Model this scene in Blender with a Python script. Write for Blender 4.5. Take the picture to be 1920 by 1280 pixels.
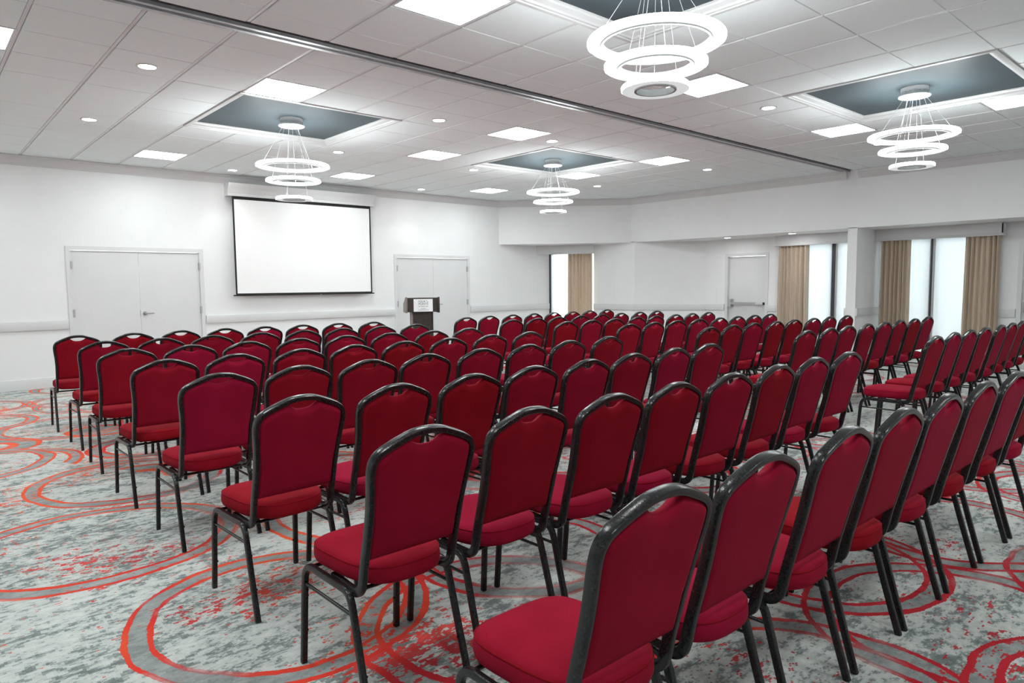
import bpy, bmesh, math, random
from mathutils import Vector, Matrix

for o in list(bpy.data.objects):
    bpy.data.objects.remove(o, do_unlink=True)
SC = bpy.context.scene
COL = SC.collection
random.seed(7)
PI = math.pi

# ------------------------------------------------------------------ camera
CAM_R = (0.748658, -0.66289, -0.009397)
CAM_U = (0.061631, 0.055478, 0.996556)
CAM_F = (0.660085, 0.746659, -0.082388)
CAM_POS = Vector((0.0, 0.0, 1.45))
cam_data = bpy.data.cameras.new('camera')
cam_data.sensor_width = 36.0
cam_data.lens = 24.172
cam_data.clip_start = 0.05
cam_data.clip_end = 200
cam = bpy.data.objects.new('camera', cam_data)
COL.objects.link(cam)
m = Matrix.Identity(4)
for r_ in range(3):
    m[r_][0] = CAM_R[r_]
    m[r_][1] = CAM_U[r_]
    m[r_][2] = -CAM_F[r_]
    m[r_][3] = CAM_POS[r_]
cam.matrix_world = m
SC.camera = cam


def project(p):
    d = Vector(p) - CAM_POS
    z = d.dot(Vector(CAM_F))
    if z < 0.05:
        return None
    return (960 + 1289.17 * d.dot(Vector(CAM_R)) / z, 640 - 1289.17 * d.dot(Vector(CAM_U)) / z, z)


# ------------------------------------------------------------------ world and exposure
PANEL_E = 14.0       # radiance of the flat ceiling light panels
RING_E = 25.0         # radiance of the chandelier rings
DOWN_E = 30.0        # radiance of the downlight lenses
SPOT_W = 13.0        # beam of each downlight
world = bpy.data.worlds.new('overcast_sky')
SC.world = world
world.use_nodes = True
bg = world.node_tree.nodes['Background']
bg.inputs[0].default_value = (0.93, 0.97, 1.0, 1)
bg.inputs[1].default_value = 5.0
SC.view_settings.view_transform = 'Standard'
SC.view_settings.look = 'None'
SC.view_settings.gamma = 1.0
SC.view_settings.use_curve_mapping = False
SC.view_settings.exposure = 0.94

# ------------------------------------------------------------------ materials
MATS = {}


class NT:
    """small helper round a node tree"""
    def __init__(self, name):
        self.m = bpy.data.materials.new(name)
        self.m.use_nodes = True
        self.t = self.m.node_tree
        self.n = self.t.nodes
        self.bsdf = self.n['Principled BSDF']
        self.out = self.n['Material Output']
        MATS[name] = self.m

    def node(self, kind, **kw):
        nd = self.n.new(kind)
        for k, v in kw.items():
            setattr(nd, k, v)
        return nd

    def link(self, a, b):
        self.t.links.new(a, b)

    def val(self, sock, v):
        if hasattr(v, 'is_output'):
            self.link(v, sock)
        else:
            sock.default_value = v

    def math(self, op, a, b=None, c=None, clamp=False):
        nd = self.node('ShaderNodeMath', operation=op, use_clamp=clamp)
        self.val(nd.inputs[0], a)
        if b is not None:
            self.val(nd.inputs[1], b)
        if c is not None:
            self.val(nd.inputs[2], c)
        return nd.outputs[0]

    def mix(self, fac, a, b):
        nd = self.node('ShaderNodeMix', data_type='RGBA')
        self.val(nd.inputs[0], fac)
        self.val(nd.inputs[6], a)
        self.val(nd.inputs[7], b)
        return nd.outputs[2]

    def coords(self, scale=(1, 1, 1), kind='Object'):
        tc = self.node('ShaderNodeTexCoord')
        mp = self.node('ShaderNodeMapping')
        mp.inputs['Scale'].default_value = scale
        self.link(tc.outputs[kind], mp.inputs[0])
        return mp.outputs[0]

    def world_pos(self, scale=(1, 1, 1)):
        g = self.node('ShaderNodeNewGeometry')
        mp = self.node('ShaderNodeMapping')
        mp.inputs['Scale'].default_value = scale
        self.link(g.outputs['Position'], mp.inputs[0])
        return mp.outputs[0]

    def noise(self, vec, scale, detail=3.0, rough=0.5, dist=0.0):
        nd = self.node('ShaderNodeTexNoise')
        self.link(vec, nd.inputs['Vector'])
        nd.inputs['Scale'].default_value = scale
        nd.inputs['Detail'].default_value = detail
        nd.inputs['Roughness'].default_value = rough
        nd.inputs['Distortion'].default_value = dist
        return nd.outputs['Fac']

    def ramp(self, fac, stops, interp='LINEAR'):
        nd = self.node('ShaderNodeValToRGB')
        cr = nd.color_ramp
        cr.interpolation = interp
        while len(cr.elements) < len(stops):
            cr.elements.new(0.5)
        for e, (p, c) in zip(cr.elements, stops):
            e.position = p
            e.color = c if len(c) == 4 else (*c, 1)
        self.link(fac, nd.inputs[0])
        return nd.outputs[0]

    def bump(self, h, strength=0.2, dist=0.01):
        b = self.node('ShaderNodeBump')
        b.inputs['Strength'].default_value = strength
        b.inputs['Distance'].default_value = dist
        self.link(h, b.inputs['Height'])
        self.link(b.outputs[0], self.bsdf.inputs['Normal'])

    def set(self, **kw):
        for k, v in kw.items():
            self.val(self.bsdf.inputs[k.replace('_', ' ')], v)


def simple(name, col, rough=0.6, metal=0.0, noise=0.0, nscale=40, bump=0.0, bscale=200, spec=0.5, bdist=0.002):
    t = NT(name)
    c = (*col, 1)
    if noise:
        f = t.noise(t.world_pos(), nscale, 4)
        lo = tuple(x * (1 - noise) for x in col)
        hi = tuple(min(1, x * (1 + noise)) for x in col)
        c = t.ramp(f, [(0.3, lo), (0.7, hi)])
    t.set(Base_Color=c, Roughness=rough, Metallic=metal)
    t.bsdf.inputs['Specular IOR Level'].default_value = spec
    if bump:
        t.bump(t.noise(t.world_pos(), bscale, 3), bump, bdist)
    return t.m


simple('wall_paint', (0.85, 0.858, 0.862), 0.55, noise=0.012, nscale=3, bump=0.08, bscale=260, spec=0.3)
simple('trim_paint', (0.70, 0.705, 0.71), 0.4, noise=0.01, nscale=5, spec=0.4)
simple('door_paint', (0.72, 0.725, 0.73), 0.38, noise=0.012, nscale=4, spec=0.4)
simple('crown_shade_paint', (0.66, 0.66, 0.665), 0.5, noise=0.01, nscale=4)  # white trim darkened: shade on the downward face put into the colour
simple('tile_face', (0.835, 0.895, 0.90), 0.85, noise=0.03, nscale=120, bump=0.15, bscale=300, spec=0.15)
simple('tile_grid', (0.76, 0.77, 0.77), 0.5, spec=0.3)
simple('plenum', (0.10, 0.10, 0.10), 0.9)
simple('tray_blue', (0.048, 0.068, 0.077), 0.5, noise=0.10, nscale=1.6, spec=0.4)
simple('track_metal', (0.42, 0.43, 0.44), 0.35, 0.6, noise=0.12, nscale=9)
simple('track_dark', (0.05, 0.05, 0.052), 0.7, noise=0.6, nscale=25)
simple('black_slot', (0.006, 0.006, 0.007), 0.8)
simple('window_frame', (0.045, 0.05, 0.055), 0.4, 0.3)
simple('steel', (0.50, 0.50, 0.51), 0.28, 0.9)
simple('white_metal', (0.62, 0.63, 0.63), 0.35, 0.1)
simple('rim_metal', (0.45, 0.46, 0.46), 0.4, 0.3)
simple('cable_steel', (0.62, 0.63, 0.63), 0.35, 0.4)
simple('screen_border', (0.006, 0.006, 0.006), 0.7)
simple('screen_fabric', (0.95, 0.95, 0.95), 0.9, spec=0.1)
simple('shade_bar', (0.75, 0.76, 0.77), 0.5)
simple('podium_wood', (0.034, 0.027, 0.023), 0.42, noise=0.3, nscale=18)
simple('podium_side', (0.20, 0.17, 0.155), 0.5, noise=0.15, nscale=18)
simple('sign_white', (0.86, 0.87, 0.88), 0.35)
simple('sign_ink', (0.06, 0.06, 0.065), 0.6)
simple('sign_teal', (0.20, 0.55, 0.62), 0.6)
simple('overexposed_ground', (0.55, 0.56, 0.54), 0.9, noise=0.4, nscale=6)  # ground colour kept pale to stand in for overexposure outside
simple('palm_leaf', (0.07, 0.15, 0.05), 0.6, noise=0.3, nscale=8)
simple('palm_bark', (0.14, 0.10, 0.07), 0.9, noise=0.4, nscale=14)
simple('switch_plastic', (0.78, 0.78, 0.77), 0.4)


def emitter(name, col, strength):
    t = NT(name)
    e = t.node('ShaderNodeEmission')
    e.inputs[0].default_value = (*col, 1)
    e.inputs[1].default_value = strength
    t.link(e.outputs[0], t.out.inputs[0])
    return t.m


emitter('panel_glow', (0.93, 1.0, 0.995), PANEL_E)
emitter('ring_glow', (0.94, 0.99, 1.0), RING_E)
emitter('ring_fill_glow', (0.94, 0.99, 1.0), RING_E * 0.44)  # added upward fill for the ceiling, hidden from below
emitter('lens_glow', (1.0, 0.995, 0.98), DOWN_E)


def make_ring_soft():
    t = NT('ring_soft')
    t.set(Base_Color=(0.16, 0.165, 0.17, 1), Roughness=0.6)
    t.bsdf.inputs['Emission Color'].default_value = (0.97, 0.99, 1.0, 1)
    t.bsdf.inputs['Emission Strength'].default_value = 0.33


make_ring_soft()


def make_frame_metal():
    t = NT('chair_metal')
    f = t.noise(t.coords(), 160, 2)
    t.set(Base_Color=t.ramp(f, [(0.35, (0.007, 0.007, 0.0075)), (0.7, (0.020, 0.020, 0.021))]), Metallic=0.0, Roughness=0.24)
    t.bump(f, 0.3, 0.001)
    t.bsdf.inputs['Specular IOR Level'].default_value = 0.4


def make_fabric(name, lo, hi):
    t = NT(name)
    oi = t.node('ShaderNodeObjectInfo')
    v = t.coords()
    f1 = t.noise(v, 5, 3)
    f2 = t.noise(v, 420, 2)
    f = t.math('ADD', t.math('MULTIPLY', f1, 0.55), t.math('MULTIPLY', f2, 0.45))
    col = t.ramp(f, [(0.32, lo), (0.68, hi)])
    hs = t.node('ShaderNodeHueSaturation')
    t.link(col, hs.inputs['Color'])
    hs.inputs['Hue'].default_value = 0.5
    t.link(t.math('MULTIPLY_ADD', oi.outputs['Random'], 0.16, 0.92), hs.inputs['Value'])
    t.link(t.math('MULTIPLY_ADD', oi.outputs['Random'], -0.014, 0.507), hs.inputs['Hue'])
    t.set(Base_Color=hs.outputs[0], Roughness=0.85)
    t.bsdf.inputs['Sheen Weight'].default_value = 0.06
    t.bsdf.inputs['Sheen Roughness'].default_value = 0.35
    t.bsdf.inputs['Sheen Tint'].default_value = (0.95, 0.25, 0.32, 1)
    t.bsdf.inputs['Specular IOR Level'].default_value = 0.06
    t.bump(f2, 0.25, 0.0015)


make_frame_metal()
make_fabric('red_fabric', (0.225, 0.0045, 0.018), (0.305, 0.009, 0.028))


def make_curtain():
    t = NT('curtain_linen')
    v = t.world_pos((1, 1, 0.25))
    f = t.math('ADD', t.math('MULTIPLY', t.noise(v, 380, 2), 0.6), t.math('MULTIPLY', t.noise(t.world_pos(), 30, 3), 0.4))
    t.set(Base_Color=t.ramp(f, [(0.3, (0.60, 0.49, 0.385)), (0.7, (0.78, 0.67, 0.545))]), Roughness=0.9)
    t.bsdf.inputs['Specular IOR Level'].default_value = 0.1
    t.bump(f, 0.2, 0.001)
    tr = t.node('ShaderNodeBsdfTranslucent')
    tr.inputs[0].default_value = (0.62, 0.50, 0.38, 1)
    mx = t.node('ShaderNodeMixShader')
    mx.inputs[0].default_value = 0.25
    t.link(t.bsdf.outputs[0], mx.inputs[1])
    t.link(tr.outputs[0], mx.inputs[2])
    t.link(mx.outputs[0], t.out.inputs[0])


make_curtain()


def make_shade():
    t = NT('solar_shade')
    tr = t.node('ShaderNodeBsdfTranslucent')
    tr.inputs[0].default_value = (0.86, 0.88, 0.89, 1)
    tp = t.node('ShaderNodeBsdfTransparent')
    tp.inputs[0].default_value = (0.9, 0.92, 0.94, 1)
    df = t.node('ShaderNodeBsdfDiffuse')
    df.inputs[0].default_value = (0.78, 0.79, 0.80, 1)
    m1 = t.node('ShaderNodeMixShader')
    m1.inputs[0].default_value = 0.5
    t.link(df.outputs[0], m1.inputs[1])
    t.link(tr.outputs[0], m1.inputs[2])
    m2 = t.node('ShaderNodeMixShader')
    m2.inputs[0].default_value = 0.07
    t.link(m1.outputs[0], m2.inputs[1])
    t.link(tp.outputs[0], m2.inputs[2])
    t.link(m2.outputs[0], t.out.inputs[0])


def make_glass():
    t = NT('window_glass')
    tp = t.node('ShaderNodeBsdfTransparent')
    tp.inputs[0].default_value = (0.93, 0.96, 0.96, 1)
    gl = t.node('ShaderNodeBsdfGlossy')
    gl.inputs['Roughness'].default_value = 0.02
    fr = t.node('ShaderNodeFresnel')
    fr.inputs[0].default_value = 1.45
    mx = t.node('ShaderNodeMixShader')
    t.link(fr.outputs[0], mx.inputs[0])
    t.link(tp.outputs[0], mx.inputs[1])
    t.link(gl.outputs[0], mx.inputs[2])
    t.link(mx.outputs[0], t.out.inputs[0])


make_shade()
make_glass()


def make_carpet():
    """mottled grey broadloom with pairs of red-orange outlines round big ovals and red flecks"""
    t = NT('carpet_weave')
    P = t.world_pos()
    # wavering edge for the woven outlines
    wob = t.node('ShaderNodeTexNoise')
    t.link(P, wob.inputs['Vector'])
    wob.inputs['Scale'].default_value = 3.0
    wob.inputs['Detail'].default_value = 5.0
    wv = t.node('ShaderNodeVectorMath', operation='MULTIPLY_ADD')
    t.link(wob.outputs['Color'], wv.inputs[0])
    wv.inputs[1].default_value = (0.075, 0.075, 0)
    sub = t.node('ShaderNodeVectorMath', operation='ADD')
    t.link(P, sub.inputs[0])
    sub.inputs[1].default_value = (-0.037, -0.037, 0)
    t.link(sub.outputs[0], wv.inputs[2])
    PW = wv.outputs[0]
    wvar = t.math('ADD', t.math('MULTIPLY_ADD', t.noise(P, 2.2, 2), 0.017, -0.0005), t.math('MULTIPLY', t.noise(P, 70, 2), 0.012))
    ovals = [(1.22, 2.97, .64, .66), (.75, 4.45, .76, .68), (1.2, 5.8, .65, .66), (1.2, 8.49, .62, .66), (1.92, 2.22, .66, .64),
             (2.46, 2.76, .60, .62), (3.5, 1.56, .60, .58), (3.3, .84, .64, .62), (2.2, 1.0, .68, .66), (4.55, 1.25, .66, .60),
             (4.3, .30, .66, .60), (2.18, 3.95, .62, .66), (.25, 7.15, .66, .66), (1.32, 9.95, .22, .5), (.55, 10.6, .62, .55),
             (3.0, .1, .60, .64), (5.75, 2.55, .62, .62), (6.05, 1.55, .6, .6), (5.6, 3.9, .65, .62), (5.5, 5.4, .6, .6), (5.9, 1.0, .5, .45)]
    lines = bands = None
    for cx, cy, rx, ry in ovals:
        s1 = t.node('ShaderNodeVectorMath', operation='SUBTRACT')
        t.link(PW, s1.inputs[0])
        s1.inputs[1].default_value = (cx, cy, 0)
        s2 = t.node('ShaderNodeVectorMath', operation='MULTIPLY')
        t.link(s1.outputs[0], s2.inputs[0])
        s2.inputs[1].default_value = (1 / rx, 1 / ry, 0)
        ln = t.node('ShaderNodeVectorMath', operation='LENGTH')
        t.link(s2.outputs[0], ln.inputs[0])
        d = t.math('MULTIPLY', ln.outputs['Value'], (rx + ry) / 2)
        R = (rx + ry) / 2
        a = t.math('COMPARE', d, R, wvar)
        b = t.math('COMPARE', d, R - 0.095, wvar)
        g = t.math('COMPARE', d, R - 0.048, 0.046)
        ab = t.math('MAXIMUM', a, b)
        lines = ab if lines is None else t.math('MAXIMUM', lines, ab)
        bands = g if bands is None else t.math('MAXIMUM', bands, g)
    # further off the same ovals repeat in a loose lattice
    vo = t.node('ShaderNodeTexVoronoi', feature='F1')
    t.link(PW, vo.inputs['Vector'])
    vo.inputs['Scale'].default_value = 0.78
    vo.inputs['Randomness'].default_value = 0.55
    vd = t.math('MULTIPLY', vo.outputs['Distance'], 1 / 0.78)
    sep = t.node('ShaderNodeSeparateXYZ')
    t.link(P, sep.inputs[0])
    far = t.math('MAXIMUM', t.math('GREATER_THAN', t.math('ADD', sep.outputs[0], t.math('MULTIPLY', sep.outputs[1], 0.5)), 4.3),
                 t.math('LESS_THAN', sep.outputs[0], -0.4))
    far = t.math('MULTIPLY', far, t.math('SUBTRACT', 1.0, t.math('LESS_THAN', t.math('ADD', sep.outputs[1], t.math('MULTIPLY', sep.outputs[0], 0.25)), 2.6)))
    fl = t.math('MULTIPLY', t.math('MAXIMUM', t.math('COMPARE', vd, 0.58, wvar), t.math('COMPARE', vd, 0.485, wvar)), far)
    fb = t.math('MULTIPLY', t.math('COMPARE', vd, 0.532, 0.046), far)
    lines = t.math('MAXIMUM', lines, fl)
    bands = t.math('MAXIMUM', bands, fb)
    # mottled ground: pixelly tufts in camouflage-like patches
    sn = t.node('ShaderNodeVectorMath', operation='SNAP')
    t.link(P, sn.inputs[0])
    sn.inputs[1].default_value = (0.011, 0.007, 0.01)
    PX = sn.outputs[0]
    S = t.world_pos((0.8, 1.1, 1))
    n0 = t.noise(P, 0.8, 2)
    mpx = t.node('ShaderNodeMapping')
    mpx.inputs['Scale'].default_value = (0.72, 1.2, 1)
    t.link(PX, mpx.inputs[0])
    PX = mpx.outputs[0]
    n1 = t.noise(PX, 6.0, 9, 0.74)
    n2 = t.noise(PX, 24, 6, 0.75)
    n3 = t.noise(P, 420, 2)
    mixn = t.math('ADD', t.math('MULTIPLY', n0, 0.16), t.math('ADD', t.math('MULTIPLY', n1, 0.47), t.math('ADD', t.math('MULTIPLY', n2, 0.31), t.math('MULTIPLY', n3, 0.06))))
    ground = t.ramp(mixn, [(0.40, (0.145, 0.168, 0.162)), (0.455, (0.205, 0.235, 0.226)), (0.474, (0.30, 0.33, 0.317)), (0.489, (0.455, 0.484, 0.465)), (0.53, (0.53, 0.555, 0.53)), (0.60, (0.61, 0.625, 0.597))])
    # grey band between the two outlines
    n4 = t.noise(PX, 9, 6, 0.75)
    band_col = t.ramp(n4, [(0.38, (0.15, 0.17, 0.168)), (0.62, (0.31, 0.33, 0.325))])
    c = t.mix(t.math('MULTIPLY', bands, 0.80), ground, band_col)
    # red flecks in loose drifts, densest inside some ovals
    drift = t.math('MULTIPLY', t.math('SUBTRACT', t.noise(t.world_pos((0.8, 1.1, 1)), 1.25, 2), 0.47), 0.55)
    spots = [(1.12, 3.27, .28, .75), (1.42, 3.22, .22, .6), (1.52, 2.18, .30, .7), (.98, 10.0, .5, .7), (1.05, 7.0, .45, .7), (3.1, .66, .2, .4), (.62, 4.35, .35, .15), (.95, 6.2, .3, .5), (2.9, .55, .25, .5), (1.25, 4.7, .25, .4)]
    for cx, cy, rr, k in spots:
        dn = t.node('ShaderNodeVectorMath', operation='DISTANCE')
        t.link(P, dn.inputs[0])
        dn.inputs[1].default_value = (cx, cy, 0)
        g = t.math('MULTIPLY', t.math('SUBTRACT', 1.0, t.math('DIVIDE', dn.outputs['Value'], rr * 1.6), clamp=True), k * 0.12)
        drift = t.math('ADD', drift, g)
    fleck = t.noise(PX, 19, 6, 0.72)
    fm = t.math('GREATER_THAN', t.math('ADD', fleck, drift), 0.645)
    hue = t.noise(P, 0.9, 2)
    sepx = t.node('ShaderNodeSeparateXYZ')
    t.link(P, sepx.inputs[0])
    hue = t.math('ADD', hue, t.math('MULTIPLY', t.math('SUBTRACT', t.math('SUBTRACT', sepx.outputs[1], t.math('MULTIPLY', sepx.outputs[0], 1.2)), 1.2), 0.04))
    red = t.ramp(hue, [(0.40, (0.46, 0.010, 0.020)), (0.50, (0.66, 0.030, 0.018)), (0.66, (0.78, 0.095, 0.03))])
    c = t.mix(t.math('MULTIPLY', fm, 0.92), c, red)
    # outlines fade in and out a little
    fade = t.ramp(t.noise(S, 1.3, 3), [(0.32, (0.3, 0.3, 0.3)), (0.45, (1, 1, 1))])
    c = t.mix(t.math('MULTIPLY', lines, fade), c, red)
    t.set(Base_Color=c, Roughness=0.95)
    t.bsdf.inputs['Specular IOR Level'].default_value = 0.1
    t.bsdf.inputs['Sheen Weight'].default_value = 0.1
    t.bump(t.noise(P, 260, 3), 0.5, 0.004)


make_carpet()


# ------------------------------------------------------------------ mesh helpers
WL = {}          # world location of every (unrotated) object


def frame_of(t, ref):
    t = Vector(t).normalized()
    a = Vector(ref) - t * Vector(ref).dot(t)
    a.normalize()
    return a, t.cross(a)


class MB:
    def __init__(self):
        self.v, self.f = [], []

    def add(self, verts, faces):
        b = len(self.v)
        self.v += [tuple(p) for p in verts]
        self.f += [tuple(i + b for i in fc) for fc in faces]
        return self

    def box(self, x0, x1, y0, y1, z0, z1):
        return self.prism([(x0, y0), (x1, y0), (x1, y1), (x0, y1)], z0, z1)

    def prism(self, poly, z0, z1):
        n = len(poly)
        vs = [(x, y, z0) for x, y in poly] + [(x, y, z1) for x, y in poly]
        fs = [tuple(range(n))[::-1], tuple(range(n, 2 * n))]
        fs += [(i, (i + 1) % n, n + (i + 1) % n, n + i) for i in range(n)]
        return self.add(vs, fs)

    def obox(self, p0, p1, n0, n1, z0, z1):
        """box along p0->p1; n0..n1 is measured to the right of travel (the room side)"""
        d = Vector((p1[0] - p0[0], p1[1] - p0[1])).normalized()
        n = Vector((d.y, -d.x))
        q = [Vector(p0) + n * n0, Vector(p1) + n * n0, Vector(p1) + n * n1, Vector(p0) + n * n1]
        return self.prism([tuple(p) for p in q], z0, z1)

    def sweep(self, path, axes, prof, closed=False):
        """prof: list of (a, b) offsets; axes: list of (A, B) unit vectors per path point"""
        k, n = len(prof), len(path)
        vs = []
        for p, (A, B) in zip(path, axes):
            for a, b in prof:
                vs.append(Vector(p) + A * a + B * b)
        fs = []
        for i in range(n if closed else n - 1):
            j = (i + 1) % n
            for s in range(k):
                s2 = (s + 1) % k
                fs.append((i * k + s, i * k + s2, j * k + s2, j * k + s))
        if not closed:
            fs.append(tuple(range(k))[::-1])
            fs.append(tuple((n - 1) * k + s for s in range(k)))
        return self.add(vs, fs)

    def tube(self, p0, p1, r, n=8, r2=None):
        p0, p1 = Vector(p0), Vector(p1)
        t = p1 - p0
        A, B = frame_of(t, (0, 0, 1) if abs(t.normalized().z) < 0.9 else (1, 0, 0))
        r2 = r if r2 is None else r2
        vs = [p0 + (A * math.cos(2 * PI * i / n) + B * math.sin(2 * PI * i / n)) * r for i in range(n)]
        vs += [p1 + (A * math.cos(2 * PI * i / n) + B * math.sin(2 * PI * i / n)) * r2 for i in range(n)]
        fs = [(i, (i + 1) % n, n + (i + 1) % n, n + i) for i in range(n)] + [tuple(range(n))[::-1], tuple(range(n, 2 * n))]
        return self.add(vs, fs)

    def lathe(self, prof, c, n=48, closed=True):
        """prof: closed loop of (r, z) turned round the vertical axis through c"""
        k = len(prof)
        vs = []
        for i in range(n):
            a = 2 * PI * i / n
            for r, z in prof:
                vs.append((c[0] + r * math.cos(a), c[1] + r * math.sin(a), c[2] + z))
        fs = []
        for i in range(n):
            j = (i + 1) % n
            for s in range(k if closed else k - 1):
                s2 = (s + 1) % k
                fs.append((i * k + s, j * k + s, j * k + s2, i * k + s2))
        return self.add(vs, fs)

    def disc(self, c, r, n=32):
        vs = [(c[0] + r * math.cos(2 * PI * i / n), c[1] + r * math.sin(2 * PI * i / n), c[2]) for i in range(n)]
        return self.add(vs, [tuple(range(n))])

    def trim(self, path, prof):
        """mitred moulding along an XY polyline; prof (o, z): o to the right of travel"""
        P = [Vector(p) for p in path]
        ns = []
        for i in range(len(P)):
            ds = []
            if i > 0:
                ds.append((P[i] - P[i - 1]).normalized())
            if i < len(P) - 1:
                ds.append((P[i + 1] - P[i]).normalized())
            nn = [Vector((d.y, -d.x)) for d in ds]
            if len(nn) == 2:
                s = nn[0] + nn[1]
                s = s / s.dot(nn[0])
                ns.append(s)
            else:
                ns.append(nn[0])
        k = len(prof)
        vs = []
        for p, n in zip(P, ns):
            for o, z in prof:
                q = p + n * o
                vs.append((q.x, q.y, z))
        fs = []
        for i in range(len(P) - 1):
            for s in range(k):
                s2 = (s + 1) % k
                fs.append((i * k + s, i * k + s2, (i + 1) * k + s2, (i + 1) * k + s))
        fs.append(tuple(range(k)))
        fs.append(tuple((len(P) - 1) * k + s for s in range(k))[::-1])
        return self.add(vs, fs)

    def mesh(self, name, org=(0, 0, 0), smooth=None):
        me = bpy.data.meshes.new(name)
        ox_, oy_, oz_ = org
        me.from_pydata([(x - ox_, y - oy_, z - oz_) for x, y, z in self.v], [], self.f)
        b = bmesh.new()
        b.from_mesh(me)
        bmesh.ops.recalc_face_normals(b, faces=b.faces)
        b.to_mesh(me)
        b.free()
        if smooth is not None:
            for p in me.polygons:
                p.use_smooth = True
            me.set_sharp_from_angle(angle=math.radians(smooth))
        return me

    def build(self, name, mat, parent=None, smooth=None, at=None):
        if parent is not None:
            org = WL.get(parent.name, (0, 0, 0))
        elif at is not None:
            org = at
        else:
            xs = [p[0] for p in self.v]
            ys = [p[1] for p in self.v]
            org = ((min(xs) + max(xs)) / 2, (min(ys) + max(ys)) / 2, min(p[2] for p in self.v))
        me = self.mesh(name, org, smooth)
        me.materials.append(MATS[mat])
        o = bpy.data.objects.new(name, me)
        COL.objects.link(o)
        if parent is not None:
            o.parent = parent
        else:
            o.location = org
        WL[o.name] = org
        return o


def empty(name, loc):
    o = bpy.data.objects.new(name, None)
    o.empty_display_size = 0.1
    COL.objects.link(o)
    o.location = loc
    WL[o.name] = tuple(loc)
    return o


def tag(o, label=None, cat=None, group=None, kind=None):
    if label:
        o['label'] = label
    if cat:
        o['category'] = cat
    if group:
        o['group'] = group
    if kind:
        o['kind'] = kind
    return o


def copy_tree(o, parent=None):
    c = o.copy()
    COL.objects.link(c)
    if parent is not None:
        c.parent = parent
    for ch in list(o.children):
        copy_tree(ch, c)
    return c


def rrect(w, h, r, n=3):
    """rounded rectangle profile, w x h"""
    pts = []
    for cx, cy, a0 in ((w / 2 - r, h / 2 - r, 0), (-w / 2 + r, h / 2 - r, 90), (-w / 2 + r, -h / 2 + r, 180), (w / 2 - r, -h / 2 + r, 270)):
        for i in range(n):
            a = math.radians(a0 + 90 * i / (n - 1))
            pts.append((cx + r * math.cos(a), cy + r * math.sin(a)))
    return pts


def catmull(pts, sub=6):
    P = [Vector(p) for p in pts]
    P = [P[0] * 2 - P[1]] + P + [P[-1] * 2 - P[-2]]
    out = []
    for i in range(1, len(P) - 2):
        a, b, c, d = P[i - 1:i + 3]
        for s in range(sub):
            t = s / sub
            out.append(0.5 * ((2 * b) + (c - a) * t + (2 * a - 5 * b + 4 * c - d) * t * t + (3 * b - a - 3 * c + d) * t ** 3))
    out.append(P[-2].copy())
    return out


ORD = ['zeroth', 'first', 'second', 'third', 'fourth', 'fifth', 'sixth', 'seventh', 'eighth', 'ninth', 'tenth']

# ================================================================== the room
CEIL, SOF, T = 3.34, 2.365, 0.61
OX, OY0, OY1 = 0.2397, 9.2569, 7.8032
YF, XH, XR = 12.05, 12.33, 13.30          # front wall, header face, window wall
XL, YB = -2.6, -4.2                       # wall behind and to the left of the camera
TR0, TR1 = 5.06, 5.26                     # folding-partition track across the ceiling
XG = lambda i: (i + OX) * T
YG0 = lambda j: (j + OY0) * T
YG1 = lambda j: (j + OY1) * T


def struct(mb, name, mat, label, cat, smooth=None):
    o = mb.build(name, mat, None, smooth)
    return tag(o, label, cat, kind='structure')


struct(MB().box(XL - .2, 13.5, YB - .2, 12.3, -0.12, 0), 'floor', 'carpet_weave',
       'mottled grey carpet with red and orange looping outlines', 'floor')


def wall(name, p0, p1, z0, z1, openings, label, th=0.18):
    """openings: (s0, s1, za, zb) measured along p0->p1"""
    L = math.hypot(p1[0] - p0[0], p1[1] - p0[1])
    d = ((p1[0] - p0[0]) / L, (p1[1] - p0[1]) / L)
    at = lambda s: (p0[0] + d[0] * s, p0[1] + d[1] * s)
    mb = MB()
    s = 0.0
    for s0, s1, za, zb in sorted(openings):
        if s0 > s:
            mb.obox(at(s), at(s0), -th, 0, z0, z1)
        if zb < z1:
            mb.obox(at(s0), at(s1), -th, 0, zb, z1)
        if za > z0:
            mb.obox(at(s0), at(s1), -th, 0, z0, za)
        s = s1
    if s < L:
        mb.obox(at(s), at(L), -th, 0, z0, z1)
    return struct(mb, name, 'wall_paint', label, 'wall')


D1, D2, D3, D4 = (1.902, 3.735), (7.545, 9.36), (8.03, 7.16), (2.83, 1.92)
DZ = 2.03
wall('wall_front', (XL, YF), (11.885, YF), 0, 3.6, [(D1[0] - XL, D1[1] - XL, 0, DZ), (D2[0] - XL, D2[1] - XL, 0, DZ)],
     'long white wall with the projection screen and two double doors')
W2, W3 = (6.62, 5.14), (4.98, 3.22)
s_of = lambda y: 8.55 - y
wall('wall_right', (XR, 8.55), (XR, YB), 0, SOF + .02,
     [(s_of(D3[0]), s_of(D3[1]), 0, 2.005), (s_of(W2[0]), s_of(W2[1] + .02), 0.10, 2.25), (s_of(W3[0] - .02), s_of(W3[1]), 0.10, 2.25), (s_of(D4[0]), s_of(D4[1]), 0, 2.005)],
     'white window wall behind the lowered soffit on the right')
wall('wall_return', (XH, 11.0), (XH, 9.78), 0, SOF + .02, [], 'short white wall beside the narrow corner window')
wall('wall_angled', (XH, 9.78), (XR, 8.55), 0, SOF + .02, [], 'angled white wall left of the exit door')
wall('wall_left', (XL, YB), (XL, YF), 0, 3.6, [], 'white side wall left of the camera')
wall('wall_back', (13.45, YB), (XL, YB), 0, 3.6, [], 'white wall behind the camera')
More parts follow.
